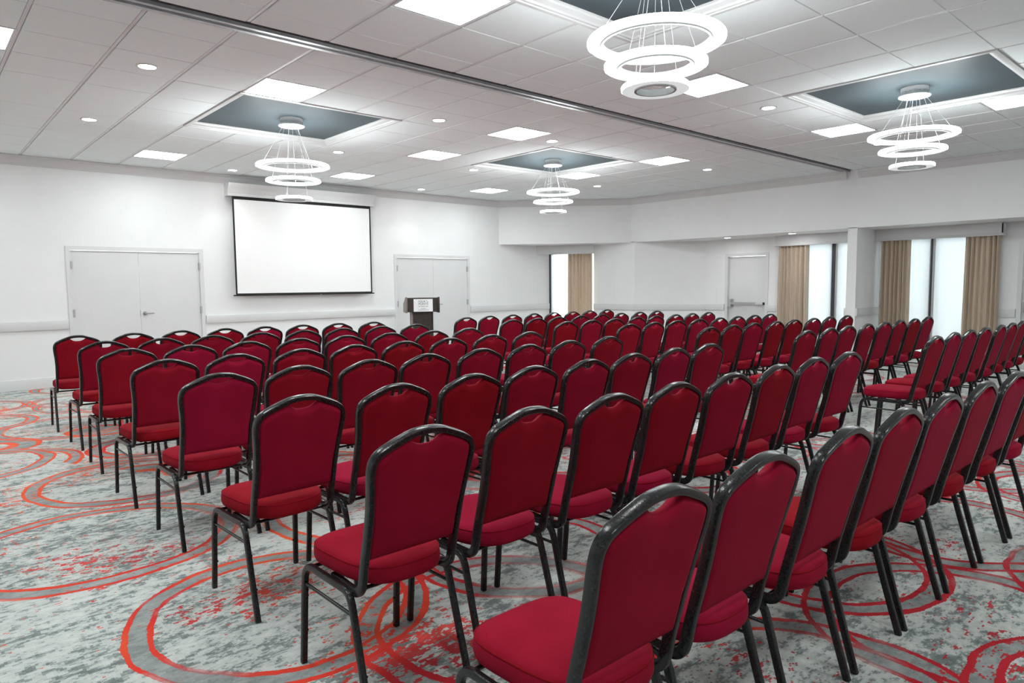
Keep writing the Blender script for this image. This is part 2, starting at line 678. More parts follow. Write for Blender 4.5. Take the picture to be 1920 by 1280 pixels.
struct(MB().prism([(10.27, YF + .01), (XH, 9.88), (XH, YB + .01), (13.47, YB + .01), (13.47, 12.28), (10.27, 12.28)], SOF, 3.6),
       'wall_header', 'wall_paint', 'white dropped header above the windows, angled at the far corner', 'header')
struct(MB().box(XH, XR + .02, 4.98, 5.14, 0, SOF + .01), 'wall_pier', 'wall_paint',
       'narrow white pier between the two window bays', 'pier')
struct(MB().obox((11.885, YF), (XH, 11.0), -.16, 0, 0, 0.08).obox((11.885, YF), (XH, 11.0), -.16, 0, 2.22, SOF + .02), 'wall_corner', 'wall_paint',
       'chamfered wall strip round the narrow corner window', 'wall')

# ---- mouldings
CROWN = [(0, 3.20), (.012, 3.20), (.016, 3.215), (.022, 3.225), (.040, 3.245), (.058, 3.275), (.066, 3.30), (.078, 3.305), (.080, CEIL - .004), (0, CEIL - .004)]
struct(MB().trim([(XL, YF), (10.27, YF), (XH, 9.88), (XH, 5.17)], CROWN), 'trim_1', 'crown_shade_paint',
       'white crown moulding, shade in its colour, along the screen wall and far corner', 'moulding', 30)
struct(MB().trim([(XH, 4.98), (XH, YB)], CROWN), 'trim_2', 'crown_shade_paint', 'crown moulding above the near window bay', 'moulding', 30)
RAIL = [(0, .852), (.028, .852), (.032, .860), (.032, .976), (.028, .985), (0, .985)]
BASE = [(0, 0), (.016, 0), (.016, .135), (.010, .152), (0, .155)]
segs = [([(XL, YF), (D1[0] - .065, YF)], 'left of the wide double door'),
        ([(D1[1] + .065, YF), (D2[0] - .065, YF)], 'under the projection screen'),
        ([(D2[1] + .065, YF), (11.87, YF)], 'between the podium door and the corner window'),
        ([(XH, 10.98), (XH, 9.78), (XR, 8.55), (XR, D3[0] + .065)], 'round the far corner up to the exit door'),
        ([(XR, D3[1] - .065), (XR, 6.66)], 'between the exit door and its curtain'),
        ([(XH + .0, 4.98), (XR, 4.98)], 'on the near side of the white pier'),
        ([(XR, 5.14), (XH, 5.14)], 'on the far side of the white pier'),
        ([(XR, 3.20), (XR, D4[0] + .065)], 'right of the near curtains')]
for k, (path, where) in enumerate(segs):
    struct(MB().trim(path, RAIL), 'trim_%d' % (k + 3), 'trim_paint', 'flat white chair rail ' + where, 'chair rail', 30)
for k, (path, where) in enumerate(segs):
    side = ['front', 'front', 'front', 'corner', 'right', 'pier', 'pier', 'right'][k]
    struct(MB().trim(path, BASE), 'baseboard_' + side, 'trim_paint', 'white baseboard ' + where, 'baseboard', 30)


# ---- doors
def door(name, p0, p1, ztop, leaves, label, lever=None, panic=False, deep=0.015):
    root = empty(name, (p0[0], p0[1], 0))
    tag(root, label, 'door', kind='structure')
    d = Vector((p1[0] - p0[0], p1[1] - p0[1]))
    L = d.length
    d.normalize()
    at = lambda s: (p0[0] + d.x * s, p0[1] + d.y * s)
    f = MB()
    f.obox(at(-.058), at(.004), -.15, .014, 0, ztop + .055)
    f.obox(at(L - .004), at(L + .058), -.15, .014, 0, ztop + .055)
    f.obox(at(.004), at(L - .004), -.15, .014, ztop - .004, ztop + .055)
    f.build('door_frame', 'door_paint', root)
    w = (L - .008) / leaves
    leaf_objs = []
    for k in range(leaves):
        a, b = .006 + k * w + .0015, .006 + (k + 1) * w - .0035
        lf = MB().obox(at(a), at(b), -deep - .045, -deep, .008, ztop - .009).build('door_leaf', 'door_paint', root)
        leaf_objs.append(lf)
        hx = a if k == 0 else b
        if not panic or k:
            for hz in (1.80, 1.08, .28):
                MB().obox(at(hx - .014), at(hx + .014), -deep, .018, hz - .058, hz + .058).build('hinge', 'rim_metal', root)
    n = Vector((d.y, -d.x))

    def pt(s, nn, z):
        return (p0[0] + d.x * s + n.x * nn, p0[1] + d.y * s + n.y * nn, z)
    if lever is not None:
        s, z = lever
        own = leaf_objs[-1]
        MB().tube(pt(s, -deep, z), pt(s, .004, z), .031, 20).build('rose', 'steel', own, 40)
        lv = MB().tube(pt(s, .0, z), pt(s, .045, z), .011, 12)
        lv.tube(pt(s - .005, .042, z), pt(s + .125, .042, z), .0095, 12)
        lv.build('lever', 'steel', own, 40)
        MB().obox(at(s - .068), at(s - .060), -deep, -.004, z - .05, z + .05).build('strike_plate', 'rim_metal', own)
    if panic:
        own = leaf_objs[0]
        b = MB().obox(at(.07), at(L - .20), .0, .055, .985, 1.035)
        b.build('push_bar', 'steel', own)
        MB().obox(at(L - .20), at(L - .035), -deep, .045, .990, 1.030).build('push_bar_housing', 'white_metal', own)
        MB().obox(at(.04), at(.115), -deep, .062, .935, 1.10).build('latch_case', 'steel', own)
        MB().obox(at(L - .035), at(L - .02), -deep, .05, .985, 1.035).build('end_cap', 'window_frame', own)
    return root


door('door_1', (D1[0], YF), (D1[1], YF), DZ, 2, 'wide white double door at the left of the screen wall', lever=(.975, 1.05))
door('door_2', (D2[0], YF), (D2[1], YF), DZ, 2, 'white double door behind the dark podium', lever=(.975, 1.05))
door('door_3', (XR, D3[0]), (XR, D3[1]), 2.005, 1, 'white exit door with a silver panic bar', panic=True, deep=.055)
door('door_4', (XR, D4[0]), (XR, D4[1]), 2.005, 1, 'white door at the far right edge beside the curtains', panic=True, deep=.055)


# ---- windows: dark metal frames, glass, and a mullion
def window(name, p0, p1, label, mull=None, n0=-.13, n1=-.05, z0=.10, z1=2.24, jw=.05):
    root = empty(name, (p0[0], p0[1], z0))
    tag(root, label, 'window', kind='structure')
    d = Vector((p1[0] - p0[0], p1[1] - p0[1]))
    L = d.length
    d.normalize()
    at = lambda s: (p0[0] + d.x * s, p0[1] + d.y * s)
    f = MB()
    f.obox(at(0), at(jw), n0, n1, z0, z1).obox(at(L - .05), at(L), n0, n1, z0, z1)
    f.obox(at(jw), at(L - .05), n0, n1, z0, z0 + .05).obox(at(jw), at(L - .05), n0, n1, z1 - .05, z1)
    f.build('window_frame', 'window_frame', root)
    cuts = [jw, L - .05]
    if mull:
        MB().obox(at(mull[0]), at(mull[1]), n0, .012, z0 + .05, z1 - .05).build('mullion', 'window_frame', root)
        MB().obox(at(mull[1] - .036), at(mull[1] - .012), .012, .018, z0 + .05, z1 - .05).build('mullion_cap', 'rim_metal', root)
        cuts = [.05, mull[0], mull[1], L - .05]
    for a, b in zip(cuts[::2], cuts[1::2]):
        MB().obox(at(a), at(b), -.094, -.088, z0 + .05, z1 - .05).build('pane', 'window_glass', root)
    return root


window('window_1', (11.86, YF + .06), (XH + .03, 10.95), 'narrow bright window in the far corner', z0=.08, z1=2.22, n0=-.16, n1=0.0, jw=.12)
window('window_2', (XR, W2[0]), (XR, W2[1] + .02), 'window with a dark mullion left of the white pier', (W2[0] - 5.83, W2[0] - 5.71))
window('window_3', (XR, W3[0] - .02), (XR, W3[1]), 'wide window with a dark mullion right of the white pier', (W3[0] - .02 - 4.15, W3[0] - .02 - 4.065))

# ---- ground and a palm outside the near window
struct(MB().box(13.6, 45, -25, 35, -.35, -.25).box(-10, 13.6, 12.4, 35, -.35, -.25), 'ground', 'overexposed_ground', 'ground outside the windows, made pale to look overexposed', 'paving')


def palm(x, y, h, label):
    root = tag(empty('palm_tree', (x, y, -.25)), label, 'palm')
    tr = MB()
    tr.tube((x, y, -.25), (x + .05, y, h * .6), .13, 10, .10)
    tr.tube((x + .05, y, h * .6), (x + .08, y, h), .10, 10, .08)
    tr.build('trunk', 'palm_bark', root, 40)
    for k in range(13):
        a = 2 * PI * k / 13 + .2
        rise = .5 if k % 2 else .15
        pts = [Vector((x + .08, y, h)) + Vector((math.cos(a) * s * 1.25, math.sin(a) * s * 1.25, rise * s * 1.6 - .62 * s * s)) for s in [i / 9 * 1.25 for i in range(10)]]
        fr = MB()
        for i in range(9):
            p, q = pts[i], pts[i + 1]
            fr.tube(p, q, .012, 5)
            side = Vector((-math.sin(a), math.cos(a), 0))
            ln = .34 * math.sin(PI * (i + 1.2) / 10.5)
            for sg in (-1, 1):
                for u in (0.15, 0.6):
                    b = p.lerp(q, u)
                    tip = b + side * sg * ln + Vector((math.cos(a), math.sin(a), -.35)) * ln * .6
                    w = Vector((math.cos(a), math.sin(a), 0)) * .022
                    fr.add([b - w, b + w, tip, b + Vector((0, 0, .008))], [(0, 1, 2), (0, 3, 2), (1, 3, 2), (0, 1, 3)])
        fr.build('frond', 'palm_leaf', root)


palm(15.6, 4.75, 1.25, 'low palm tree seen faintly through the near window shades')

# ================================================================== ceiling: tiles, grid, trays
ceiling = MB().box(XL, XH + .1, YB, YF + .1, 3.44, 3.52).build('ceiling', 'plenum')
tag(ceiling, 'suspended ceiling of pale square tiles in a metal grid', 'ceiling', kind='structure')
I0, I1 = math.floor(XL / T - OX), math.ceil(XH / T - OX)
J0 = range(0, math.ceil(YF / T - OY0))
J1 = range(math.floor(YB / T - OY1), 0)
PANELS = [(0, 0, 1), (0, 4, 1), (0, 9, 1), (0, 14, 1), (0, 9, 4), (0, 14, 4), (0, 4, 8), (0, 9, 8), (0, 14, 8), (0, -1, 4), (0, -1, 8),
          (1, 4, -2), (1, 9, -2), (1, 14, -2), (1, 14, -5), (1, 0, -2), (1, 0, -5), (1, 4, -9), (1, 9, -9), (1, 14, -9), (1, 0, -9)]
TRAYS = [(0, 4, 2), (0, 11, 2), (1, 4, -5), (1, 11, -5)]
DOWNS = [(0, 2, 1), (0, 2, 5), (0, 6, 9), (0, 7, 5), (0, 7, 1), (0, 11, 5), (0, 12, 9), (0, 10, 1), (0, 16, 5), (0, 16, 1), (1, 11, -2),
         (1, 2, -2), (1, 16, -2), (1, 7, -8), (1, 2, -6), (1, 17, -6)]
yline = lambda b, j: YG0(j) if b == 0 else YG1(j)
blocked = set(PANELS)
for b, i, j in TRAYS:
    for di in range(3):
        for dj in range(3):
            blocked.add((b, i + di, j + dj))
cells = []
for i in range(I0, I1):
    x0, x1 = max(XG(i), XL), min(XG(i + 1), XH)
    if x1 - x0 < .03:
        continue
    cells.append((i, 0, -1, x0, x1, TR1, YG0(0)))
    cells.append((i, 1, 0, x0, x1, YG1(0), TR0))
    for b, js in ((0, J0), (1, J1)):
        for j in js:
            if (b, i, j) in blocked:
                continue
            y0, y1 = max(yline(b, j), YB), min(yline(b, j + 1), YF)
            if y1 - y0 > .03:
                cells.append((i, b, j, x0, x1, y0, y1))


def over_header(x, y):
    return x + y * (XH - 10.27) / (YF - 9.88) > XH + 9.88 * (XH - 10.27) / (YF - 9.88) - 0.02


cells = [c for c in cells if not over_header(c[3], c[5])]


def seen_size(c):
    i, b, j, x0, x1, y0, y1 = c
    q = project(((x0 + x1) / 2, (y0 + y1) / 2, CEIL))
    if not q or not (-140 < q[0] < 2060 and -110 < q[1] < 700):
        return 0.0
    return (x1 - x0) * (y1 - y0) / q[2] ** 3


cells.sort(key=seen_size, reverse=True)
TG, XGAP, TZ = .017, .004, .010            # reveal beside the main tees, thin joint across, drop below grid


def tile_verts(mb, x0, x1, y0, y1):
    ax, bx = x0 + TG, x1 - TG
    ay, by = y0 + XGAP, y1 - XGAP
    c = .004
    lo = [(ax + c, ay + c * .5, CEIL - .001), (bx - c, ay + c * .5, CEIL - .001), (bx - c, by - c * .5, CEIL - .001), (ax + c, by - c * .5, CEIL - .001)]
    mi = [(ax, ay, CEIL + .003), (bx, ay, CEIL + .003), (bx, by, CEIL + .003), (ax, by, CEIL + .003)]
    hi = [(x, y, CEIL + .016) for x, y, _ in mi]
    fs = [(3, 2, 1, 0), (8, 9, 10, 11)]
    for a, b2 in ((0, 4), (4, 8)):
        fs += [(a + k, a + (k + 1) % 4, b2 + (k + 1) % 4, b2 + k) for k in range(4)]
    mb.add(lo + mi + hi, fs)


full = MB()
tile_verts(full, -T / 2, T / 2, -T / 2, T / 2)
full_me = full.mesh('ceiling_tile', (0, 0, CEIL))
full_me.materials.append(MATS['tile_face'])
rest = MB()
co = WL['ceiling']
for k, c in enumerate(cells):
    i, b, j, x0, x1, y0, y1 = c
    if k < 300 and seen_size(c) > 0:
        if abs(x1 - x0 - T) < 1e-4 and abs(y1 - y0 - T) < 1e-4:
            o = bpy.data.objects.new('ceiling_tile', full_me)
            COL.objects.link(o)
            o.parent = ceiling
            o.location = ((x0 + x1) / 2 - co[0], (y0 + y1) / 2 - co[1], CEIL - co[2] + random.uniform(-.0012, .0012))
            o.rotation_euler = (random.uniform(-.0035, .0035), random.uniform(-.0035, .0035), 0)
        else:
            mb = MB()
            tile_verts(mb, x0, x1, y0, y1)
            mb.build('ceiling_tile', 'tile_face', ceiling)
    else:
        tile_verts(rest, x0, x1, y0, y1)
tag(rest.build('tile_field', 'tile_face', ceiling), kind='stuff')

# tee bars of the grid: one bar per line, interrupted by the four trays and the track
tray_rect = []
for b, i, j in TRAYS:
    tray_rect.append((XG(i), XG(i + 3), yline(b, j), yline(b, j + 3)))


def cut(lo, hi, holes):
    out, a = [], lo
    for h0, h1 in sorted(holes):
        if h0 > a:
            out.append((a, h0))
        a = max(a, h1)
    if hi > a:
        out.append((a, hi))
    return out


for i in range(I0 + 1, I1):
    x = XG(i)
    holes = [(TR0, TR1)] + [(r[2], r[3]) for r in tray_rect if r[0] + .01 < x < r[1] - .01]
    yend = YF if x < 10.27 else 12.05 - (x - 10.27) * (YF - 9.88) / (XH - 10.27)
    mb = MB()
    for a, b in cut(YB, yend, holes):
        mb.box(x - .012, x + .012, a, b, CEIL + .0045, CEIL + .04)
    mb.build('grid_bar', 'tile_grid', ceiling)
for y in [YG0(j) for j in J0] + [YG1(j) for j in list(J1)[1:] + [0]]:
    holes = [(r[0], r[1]) for r in tray_rect if r[2] + .01 < y < r[3] - .01]
    xend = XH if y < 9.88 else 10.27 + (YF - y) * (XH - 10.27) / (YF - 9.88)
    mb = MB()
    for a, b in cut(XL, xend, holes):
        mb.box(a, b, y - .012, y + .012, CEIL + .006, CEIL + .038)
    mb.build('grid_bar', 'tile_grid', ceiling)

# blue-grey trays with white stepped mouldings
TRAY_PROF = [(-.004, CEIL - .012), (.030, CEIL - .014), (.034, CEIL - .006), (.052, CEIL - .004), (.060, CEIL + .008), (.092, CEIL + .024), (.098, CEIL + .036), (.112, CEIL + .040), (.112, CEIL + .052), (-.004, CEIL + .052)]
for x0, x1, y0, y1 in tray_rect:
    pan = MB().box(x0 + .03, x1 - .03, y0 + .03, y1 - .03, CEIL + .045, CEIL + .06).build('tray_panel', 'tray_blue', ceiling)
    cs = [(x0, y0), (x0, y1), (x1, y1), (x1, y0)]
    prof = TRAY_PROF
    k = len(prof)
    vs, fs = [], []
    inw = [(1, 1), (1, -1), (-1, -1), (-1, 1)]
    for (cx, cy), (sx, sy) in zip(cs, inw):
        for o_, z_ in prof:
            vs.append((cx + sx * o_, cy + sy * o_, z_))
    for c_ in range(4):
        n_ = (c_ + 1) % 4
        for s_ in range(k):
            s2 = (s_ + 1) % k
            fs.append((c_ * k + s_, c_ * k + s2, n_ * k + s2, n_ * k + s_))
    MB().add(vs, fs).build('tray_moulding', 'white_metal', pan)

# folding-partition track
trk = tag(empty('partition_track', (5, (TR0 + TR1) / 2, CEIL)), 'grey metal partition track crossing the ceiling with a black slot', 'track')
xa, xb = XL + .02, XH - .005
MB().box(xa, xb, TR0 + .004, TR0 + .066, CEIL + .012, CEIL + .03).build('dark_strip', 'track_dark', trk)
MB().box(xa, xb, TR0 + .066, TR0 + .105, CEIL - .012, CEIL + .03).box(xa, xb, TR0 + .105, TR0 + .122, CEIL - .004, CEIL + .03).build('rail', 'track_metal', trk)
MB().box(xa, xb, TR0 + .122, TR0 + .136, CEIL + .02, CEIL + .03).build('slot', 'black_slot', trk)
MB().box(xa, xb, TR0 + .136, TR0 + .152, CEIL - .004, CEIL + .03).box(xa, xb, TR0 + .152, TR0 + .196, CEIL - .012, CEIL + .03).build('rail', 'track_metal', trk)

# ================================================================== lights
PANEL_WHERE = {(0, 0, 1): 'cut by the left edge of the photo', (0, 4, 1): 'touching the near edge of the left blue tray', (0, 9, 1): 'between the two far blue trays, nearest the track',
               (0, 14, 1): 'right of the far small blue tray, nearest the track', (0, 9, 4): 'between the two far blue trays, nearer the screen', (0, 14, 4): 'just behind the far small blue tray',
               (0, 4, 8): 'above the wide double door, nearest the screen wall', (0, 9, 8): 'above the right end of the projection screen', (0, 14, 8): 'above the podium door, near the far corner',
               (1, 4, -2): 'at the top edge of the photo, left of the biggest chandelier', (1, 9, -2): 'partly behind the lowest ring of the biggest chandelier', (1, 14, -2): 'touching the far edge of the right blue tray',
               (1, 14, -5): 'at the right edge of the photo behind the right chandelier'}
for b, i, j in PANELS:
    x0, x1, y0, y1 = XG(i), XG(i + 1), yline(b, j), yline(b, j + 1)
    x0, x1, y0, y1 = max(x0, XL) + .010, x1 - .010, y0 + .008, y1 - .008
    root = empty('ceiling_light', ((x0 + x1) / 2, (y0 + y1) / 2, CEIL))
    where = PANEL_WHERE.get((b, i, j))
    if where:
        tag(root, 'added unseen square flat ceiling light ' + where, 'ceiling light', 'flat square ceiling lights')
    else:  # unseen panels continuing the pattern, added to light the room evenly
        out = {(0, -1, 4): 'beyond the left edge, level with the far trays', (0, -1, 8): 'beyond the left edge, nearest the screen wall', (1, 0, -2): 'above and left of the camera',
               (1, 0, -5): 'directly above the camera', (1, 4, -9): 'behind the camera, second from the left', (1, 9, -9): 'behind the camera, second from the right',
               (1, 14, -9): 'behind the camera, nearest the windows', (1, 0, -9): 'behind the camera, nearest the left wall'}[(b, i, j)]
        tag(root, 'added unseen square flat ceiling light ' + out, 'ceiling light', 'flat square ceiling lights')
    fr = MB()
    w = .018
    for bx in ((x0, x1, y0, y0 + w), (x0, x1, y1 - w, y1), (x0, x0 + w, y0 + w, y1 - w), (x1 - w, x1, y0 + w, y1 - w)):
        fr.box(*bx, CEIL - .003, CEIL + .03)
    fr.build('frame', 'white_metal', root)
    MB().box(x0 + w, x1 - w, y0 + w, y1 - w, CEIL + .001, CEIL + .012).build('diffuser', 'panel_glow', root)

DOWN_WHERE = {(0, 2, 1): 'left of the near left square light', (0, 2, 5): 'farthest left, nearest the left wall crown', (0, 6, 9): 'above the left end of the screen housing', (0, 7, 5): 'right of the left chandelier, beyond its tray',
              (0, 7, 1): 'just right of the left blue tray', (0, 11, 5): 'at the far left corner of the small blue tray', (0, 12, 9): 'nearest the wall above the podium door', (0, 10, 1): 'just before the near corner of the small blue tray',
              (0, 16, 5): 'nearest the far angled corner', (0, 16, 1): 'in the right bay before the track end', (1, 11, -2): 'beside the left corner of the right blue tray'}


def downlight(x, y, z, label, group, watts):
    root = tag(empty('downlight', (x, y, z)), label, 'downlight', group)
    MB().lathe([(.066, -.0005), (.070, -.006), (.086, -.004), (.090, 0), (.090, .02), (.066, .02)], (x, y, z), 32).build('trim_ring', 'white_metal', root, 40)
    MB().lathe([(.0, -.002), (.067, -.002), (.067, .004), (.0, .004)], (x, y, z), 32).build('lens', 'lens_glow', root)
    ld = bpy.data.lights.new('downlight_beam', 'SPOT')
    ld.energy = watts
    ld.spot_size = math.radians(105)
    ld.spot_blend = 0.6
    ld.shadow_soft_size = 0.065
    lo = bpy.data.objects.new('beam', ld)
    COL.objects.link(lo)
    lo.parent = root
    lo.location = (0, 0, -.012)


for b, i, j in DOWNS:
    w = DOWN_WHERE.get((b, i, j))
    w = w or {(1, 2, -2): 'added unseen above the camera, left of the nearest tray', (1, 16, -2): 'added between the right tray and the near header', (1, 7, -8): 'added unseen behind the camera, in the middle',
               (1, 2, -6): 'added unseen behind the camera, on the left', (1, 17, -6): 'added unseen behind the camera, by the windows'}[(b, i, j)]  # extra downlights added for even room light
    downlight(XG(i + .5) + .02, yline(b, j + .5) + .03, CEIL - .001, 'small round downlight ' + w, 'round downlights', SPOT_W)
downlight(12.74, 7.71, SOF, 'small round downlight in the soffit above the exit door', 'soffit downlights', SPOT_W * .45)
downlight(12.70, 6.32, SOF, 'small round downlight in the soffit above the far window curtain', 'soffit downlights', SPOT_W * .45)


def chandelier(x, y, zs, label):
    root = tag(empty('ring_chandelier', (x, y, zs[2])), label, 'chandelier', 'ring chandeliers')
    zc = CEIL + .045
    MB().lathe([(0, -.088), (.142, -.088), (.146, -.084), (.146, -.076), (.125, -.074), (.125, 0), (0, 0)], (x, y, zc), 40).build('canopy', 'white_metal', root, 40)
    for k in range(18):
        a = 2 * PI * k / 18
        MB().tube((x + .124 * math.cos(a), y + .124 * math.sin(a), zc - .045), (x + .129 * math.cos(a), y + .129 * math.sin(a), zc - .045), .005, 6).build('canopy_screw', 'rim_metal', root)
    for q, (z, R) in enumerate(zip(zs, (.410, .307, .205))):
        r = R - .092
        # bowl-shaped frosted underside and bright outer edge
        ring = MB().lathe([(R - .004, -.012), (R - .030, -.006), (R - .055, -.004), (r + .014, -.008), (r + .010, .012), (R - .004, .016)], (x, y, z), 72)
        ro = ring.build('ring', 'ring_soft', root, 50)
        MB().lathe([(R - .004, -.012), (R, -.008), (R + .001, .010), (R - .004, .016)], (x, y, z), 72).build('glow_edge', 'ring_glow', ro, 50)
        MB().lathe([(R - .006, .0165), (r + .014, .0165), (r + .014, .019), (R - .006, .019)], (x, y, z), 72).build('added_fill_top', 'ring_fill_glow', ro, 50)  # added glowing strip, unseen from below, brightens the ceiling
        MB().lathe([(r, -.016), (r + .013, -.016), (r + .013, .022), (r, .022)], (x, y, z), 72).build('inner_rim', 'rim_metal', ro, 50)
        for k in range(3):
            a = 2 * PI * k / 3 + .45 + q * .6
            rc = .10 - .018 * q
            MB().tube((x + rc * math.cos(a), y + rc * math.sin(a), zc - .088), (x + (R - .05) * math.cos(a), y + (R - .05) * math.sin(a), z + .012), .0016, 6).build('cable', 'cable_steel', root)
    return root


cxy = lambda b, i, j: (XG(i + 1.5), yline(b, j + 1.5))
chandelier(*cxy(*TRAYS[0]), (2.845, 2.674, 2.471), 'three-ring chandelier hanging in front of the projection screen')
chandelier(*cxy(*TRAYS[1]), (2.886, 2.737, 2.583), 'three-ring chandelier farthest away, under the small blue tray')
chandelier(*cxy(*TRAYS[2]), (2.903, 2.763, 2.628), 'largest and nearest three-ring chandelier at the top of the photo')
chandelier(*cxy(*TRAYS[3]), (2.912, 2.764, 2.610), 'three-ring chandelier at the right, over the window-side chairs')

# ================================================================== projection screen
ps = tag(empty('projection_screen', (5.58, 11.93, 1.30)), 'large blank white pull-down projection screen with black border', 'screen')
hs = MB()
hx0, hx1 = 4.185, 6.965
HP = [(11.90, 2.985), (11.885, 2.985), (11.882, 3.03), (11.875, 3.04), (11.868, 3.08), (11.845, 3.12), (11.82, 3.165), (11.815, 3.192), (YF - .004, 3.192), (YF - .004, 2.985)]
k = len(HP)
hs.add([(hx0, y, z) for y, z in HP] + [(hx1, y, z) for y, z in HP],
       [tuple(range(k)), tuple(range(k, 2 * k))[::-1]] + [(i, (i + 1) % k, k + (i + 1) % k, k + i) for i in range(k)])
hs.build('housing', 'trim_paint', ps, 30)
sx0, sx1, sz0, sz1 = 4.27, 6.905, 1.315, 2.99
bw = .028
MB().box(sx0 + bw, sx1 - bw, 11.929, 11.932, sz0 + bw, sz1 - .055).build('screen_fabric', 'screen_fabric', ps)
bd = MB()
bd.box(sx0, sx0 + bw, 11.928, 11.932, sz0, sz1).box(sx1 - bw, sx1, 11.928, 11.932, sz0, sz1)
bd.box(sx0 + bw, sx1 - bw, 11.928, 11.932, sz0, sz0 + bw).box(sx0 + bw, sx1 - bw, 11.928, 11.932, sz1 - .055, sz1)
bd.build('black_border', 'screen_border', ps)
MB().tube((sx0 - .04, 11.93, sz0 - .006), (sx1 + .04, 11.93, sz0 - .006), .011, 12).build('bottom_bar', 'screen_border', ps, 40)
ring_pts = [(5.82 + .018 * math.cos(2 * PI * i / 20), 11.92, sz0 - .03 + .018 * math.sin(2 * PI * i / 20)) for i in range(21)]
pt_ = MB()
for a, b in zip(ring_pts, ring_pts[1:]):
    pt_.tube(a, b, .003, 5)
pt_.build('pull_ring', 'white_metal', ps)

# ================================================================== podium with its sign
pd = tag(empty('podium', (7.27, 10.78, 0)), 'dark wooden podium with a white hotel sign in front of a white door', 'podium')
pd.rotation_euler = (0, 0, math.radians(-27))
WL['podium'] = (0, 0, 0)                       # its parts are modelled in its own axes, front towards -y
MB().box(-.245, .245, -.20, .22, 0, .06).build('base', 'podium_wood', pd)
MB().box(-.180, .180, -.15, .17, .06, .965).build('column', 'podium_wood', pd)
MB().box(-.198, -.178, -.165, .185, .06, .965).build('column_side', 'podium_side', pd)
MB().box(.178, .198, -.165, .185, .06, .965).build('column_side', 'podium_wood', pd)
MB().box(-.284, .284, -.21, .22, .962, 1.212).build('head', 'podium_wood', pd)


def slab(x0, x1, pts):
    n_ = len(pts)
    return MB().add([(x0, y, z) for y, z in pts] + [(x1, y, z) for y, z in pts],
                    [tuple(range(n_)), tuple(range(n_, 2 * n_))[::-1]] + [(i, (i + 1) % n_, n_ + (i + 1) % n_, n_ + i) for i in range(n_)])


wing = [(-.235, .948), (-.250, 1.08), (-.235, 1.225), (-.215, 1.238), (.25, 1.11), (.25, .948)]
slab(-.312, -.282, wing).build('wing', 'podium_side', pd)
slab(.282, .312, wing).build('wing', 'podium_wood', pd)
slab(-.283, .283, [(-.212, 1.212), (-.212, 1.226), (.235, 1.106), (.235, 1.092)]).build('reading_board', 'podium_wood', pd)
SY = -.2185
plate = MB().box(-.165, .185, SY, -.2095, .970, 1.202).build('sign_plate', 'sign_white', pd)
tag(plate, 'white printed sign on the podium front')


def lettering(text, cx, cz, size, mat, width):
    cu = bpy.data.curves.new('lettering', 'FONT')
    cu.body = text
    cu.size = size
    cu.align_x = 'CENTER'
    cu.align_y = 'CENTER'
    cu.extrude = 0.0006
    tmp = bpy.data.objects.new('lettering', cu)
    COL.objects.link(tmp)
    bpy.context.view_layer.update()
    dg = bpy.context.evaluated_depsgraph_get()
    me = bpy.data.meshes.new_from_object(tmp.evaluated_get(dg))
    bpy.data.objects.remove(tmp, do_unlink=True)
    xs = [v.co.x for v in me.vertices]
    k = width / (max(xs) - min(xs))
    x0 = (max(xs) + min(xs)) / 2
    for v in me.vertices:
        x, y, z = v.co
        v.co = ((x - x0) * k + cx, SY - .0008 - z, y + cz)
    me.materials.clear()
    me.materials.append(MATS[mat])
    o = bpy.data.objects.new('lettering', me)
    COL.objects.link(o)
    o.parent = plate
    return o


lettering('FOUR', -.012, 1.155, .052, 'sign_ink', .126)
lettering('POINTS', .013, 1.110, .052, 'sign_ink', .176)
lettering('BY SHERATON', .013, 1.067, .024, 'sign_ink', .172)
lettering('ORLANDO', .015, 1.024, .020, 'sign_ink', .086)
lettering('INTERNATIONAL DRIVE', .015, .999, .020, 'sign_ink', .198)
slab_xz = lambda q: MB().add([(x, SY - .001, z) for x, z in q] + [(x, SY, z) for x, z in q], [(0, 1, 2, 3), (7, 6, 5, 4), (0, 4, 5, 1), (1, 5, 6, 2), (2, 6, 7, 3), (3, 7, 4, 0)])
slab_xz([(.066, 1.178), (.080, 1.172), (.084, 1.158), (.072, 1.164)]).build('logo_mark', 'sign_ink', plate)
slab_xz([(.084, 1.164), (.101, 1.154), (.101, 1.130), (.087, 1.134)]).build('logo_mark', 'sign_teal', plate)


# ================================================================== window dressing
def valance(ends, path, label):
    """open-backed pelmet: a front board, a dust board on top and one return at each free end"""
    mb = MB().obox(path[0], path[1], -.016, 0, 2.165, SOF - .018)
    b0, b1 = ends
    mb.prism([path[0], path[1], b1, b0], SOF - .018, SOF - .002)
    if len(path) > 2:
        mb.obox(path[1], path[2], -.016, 0, 2.165, SOF - .018)
    o = mb.build('valance', 'trim_paint')
    tag(o, label, 'valance', 'white window valances')
    MB().trim(path, [(0, 2.155), (.012, 2.155), (.016, 2.165), (.010, 2.178), (.006, 2.192), (0, 2.196)]).build('valance_moulding', 'trim_paint', o, 30)
    return o


valance([(11.45, 12.045), (12.325, 11.0)], [(11.37, 11.95), (12.185, 10.875)], 'white box valance over the narrow corner window')
valance([(13.295, 6.87), (13.295, 5.145)], [(13.10, 6.87), (13.10, 5.145)], 'white box valance over the window left of the pier')
valance([(13.295, 4.975), (13.295, 3.07)], [(13.10, 4.975), (13.10, 3.07), (13.29, 3.07)], 'white box valance over the window right of the pier')


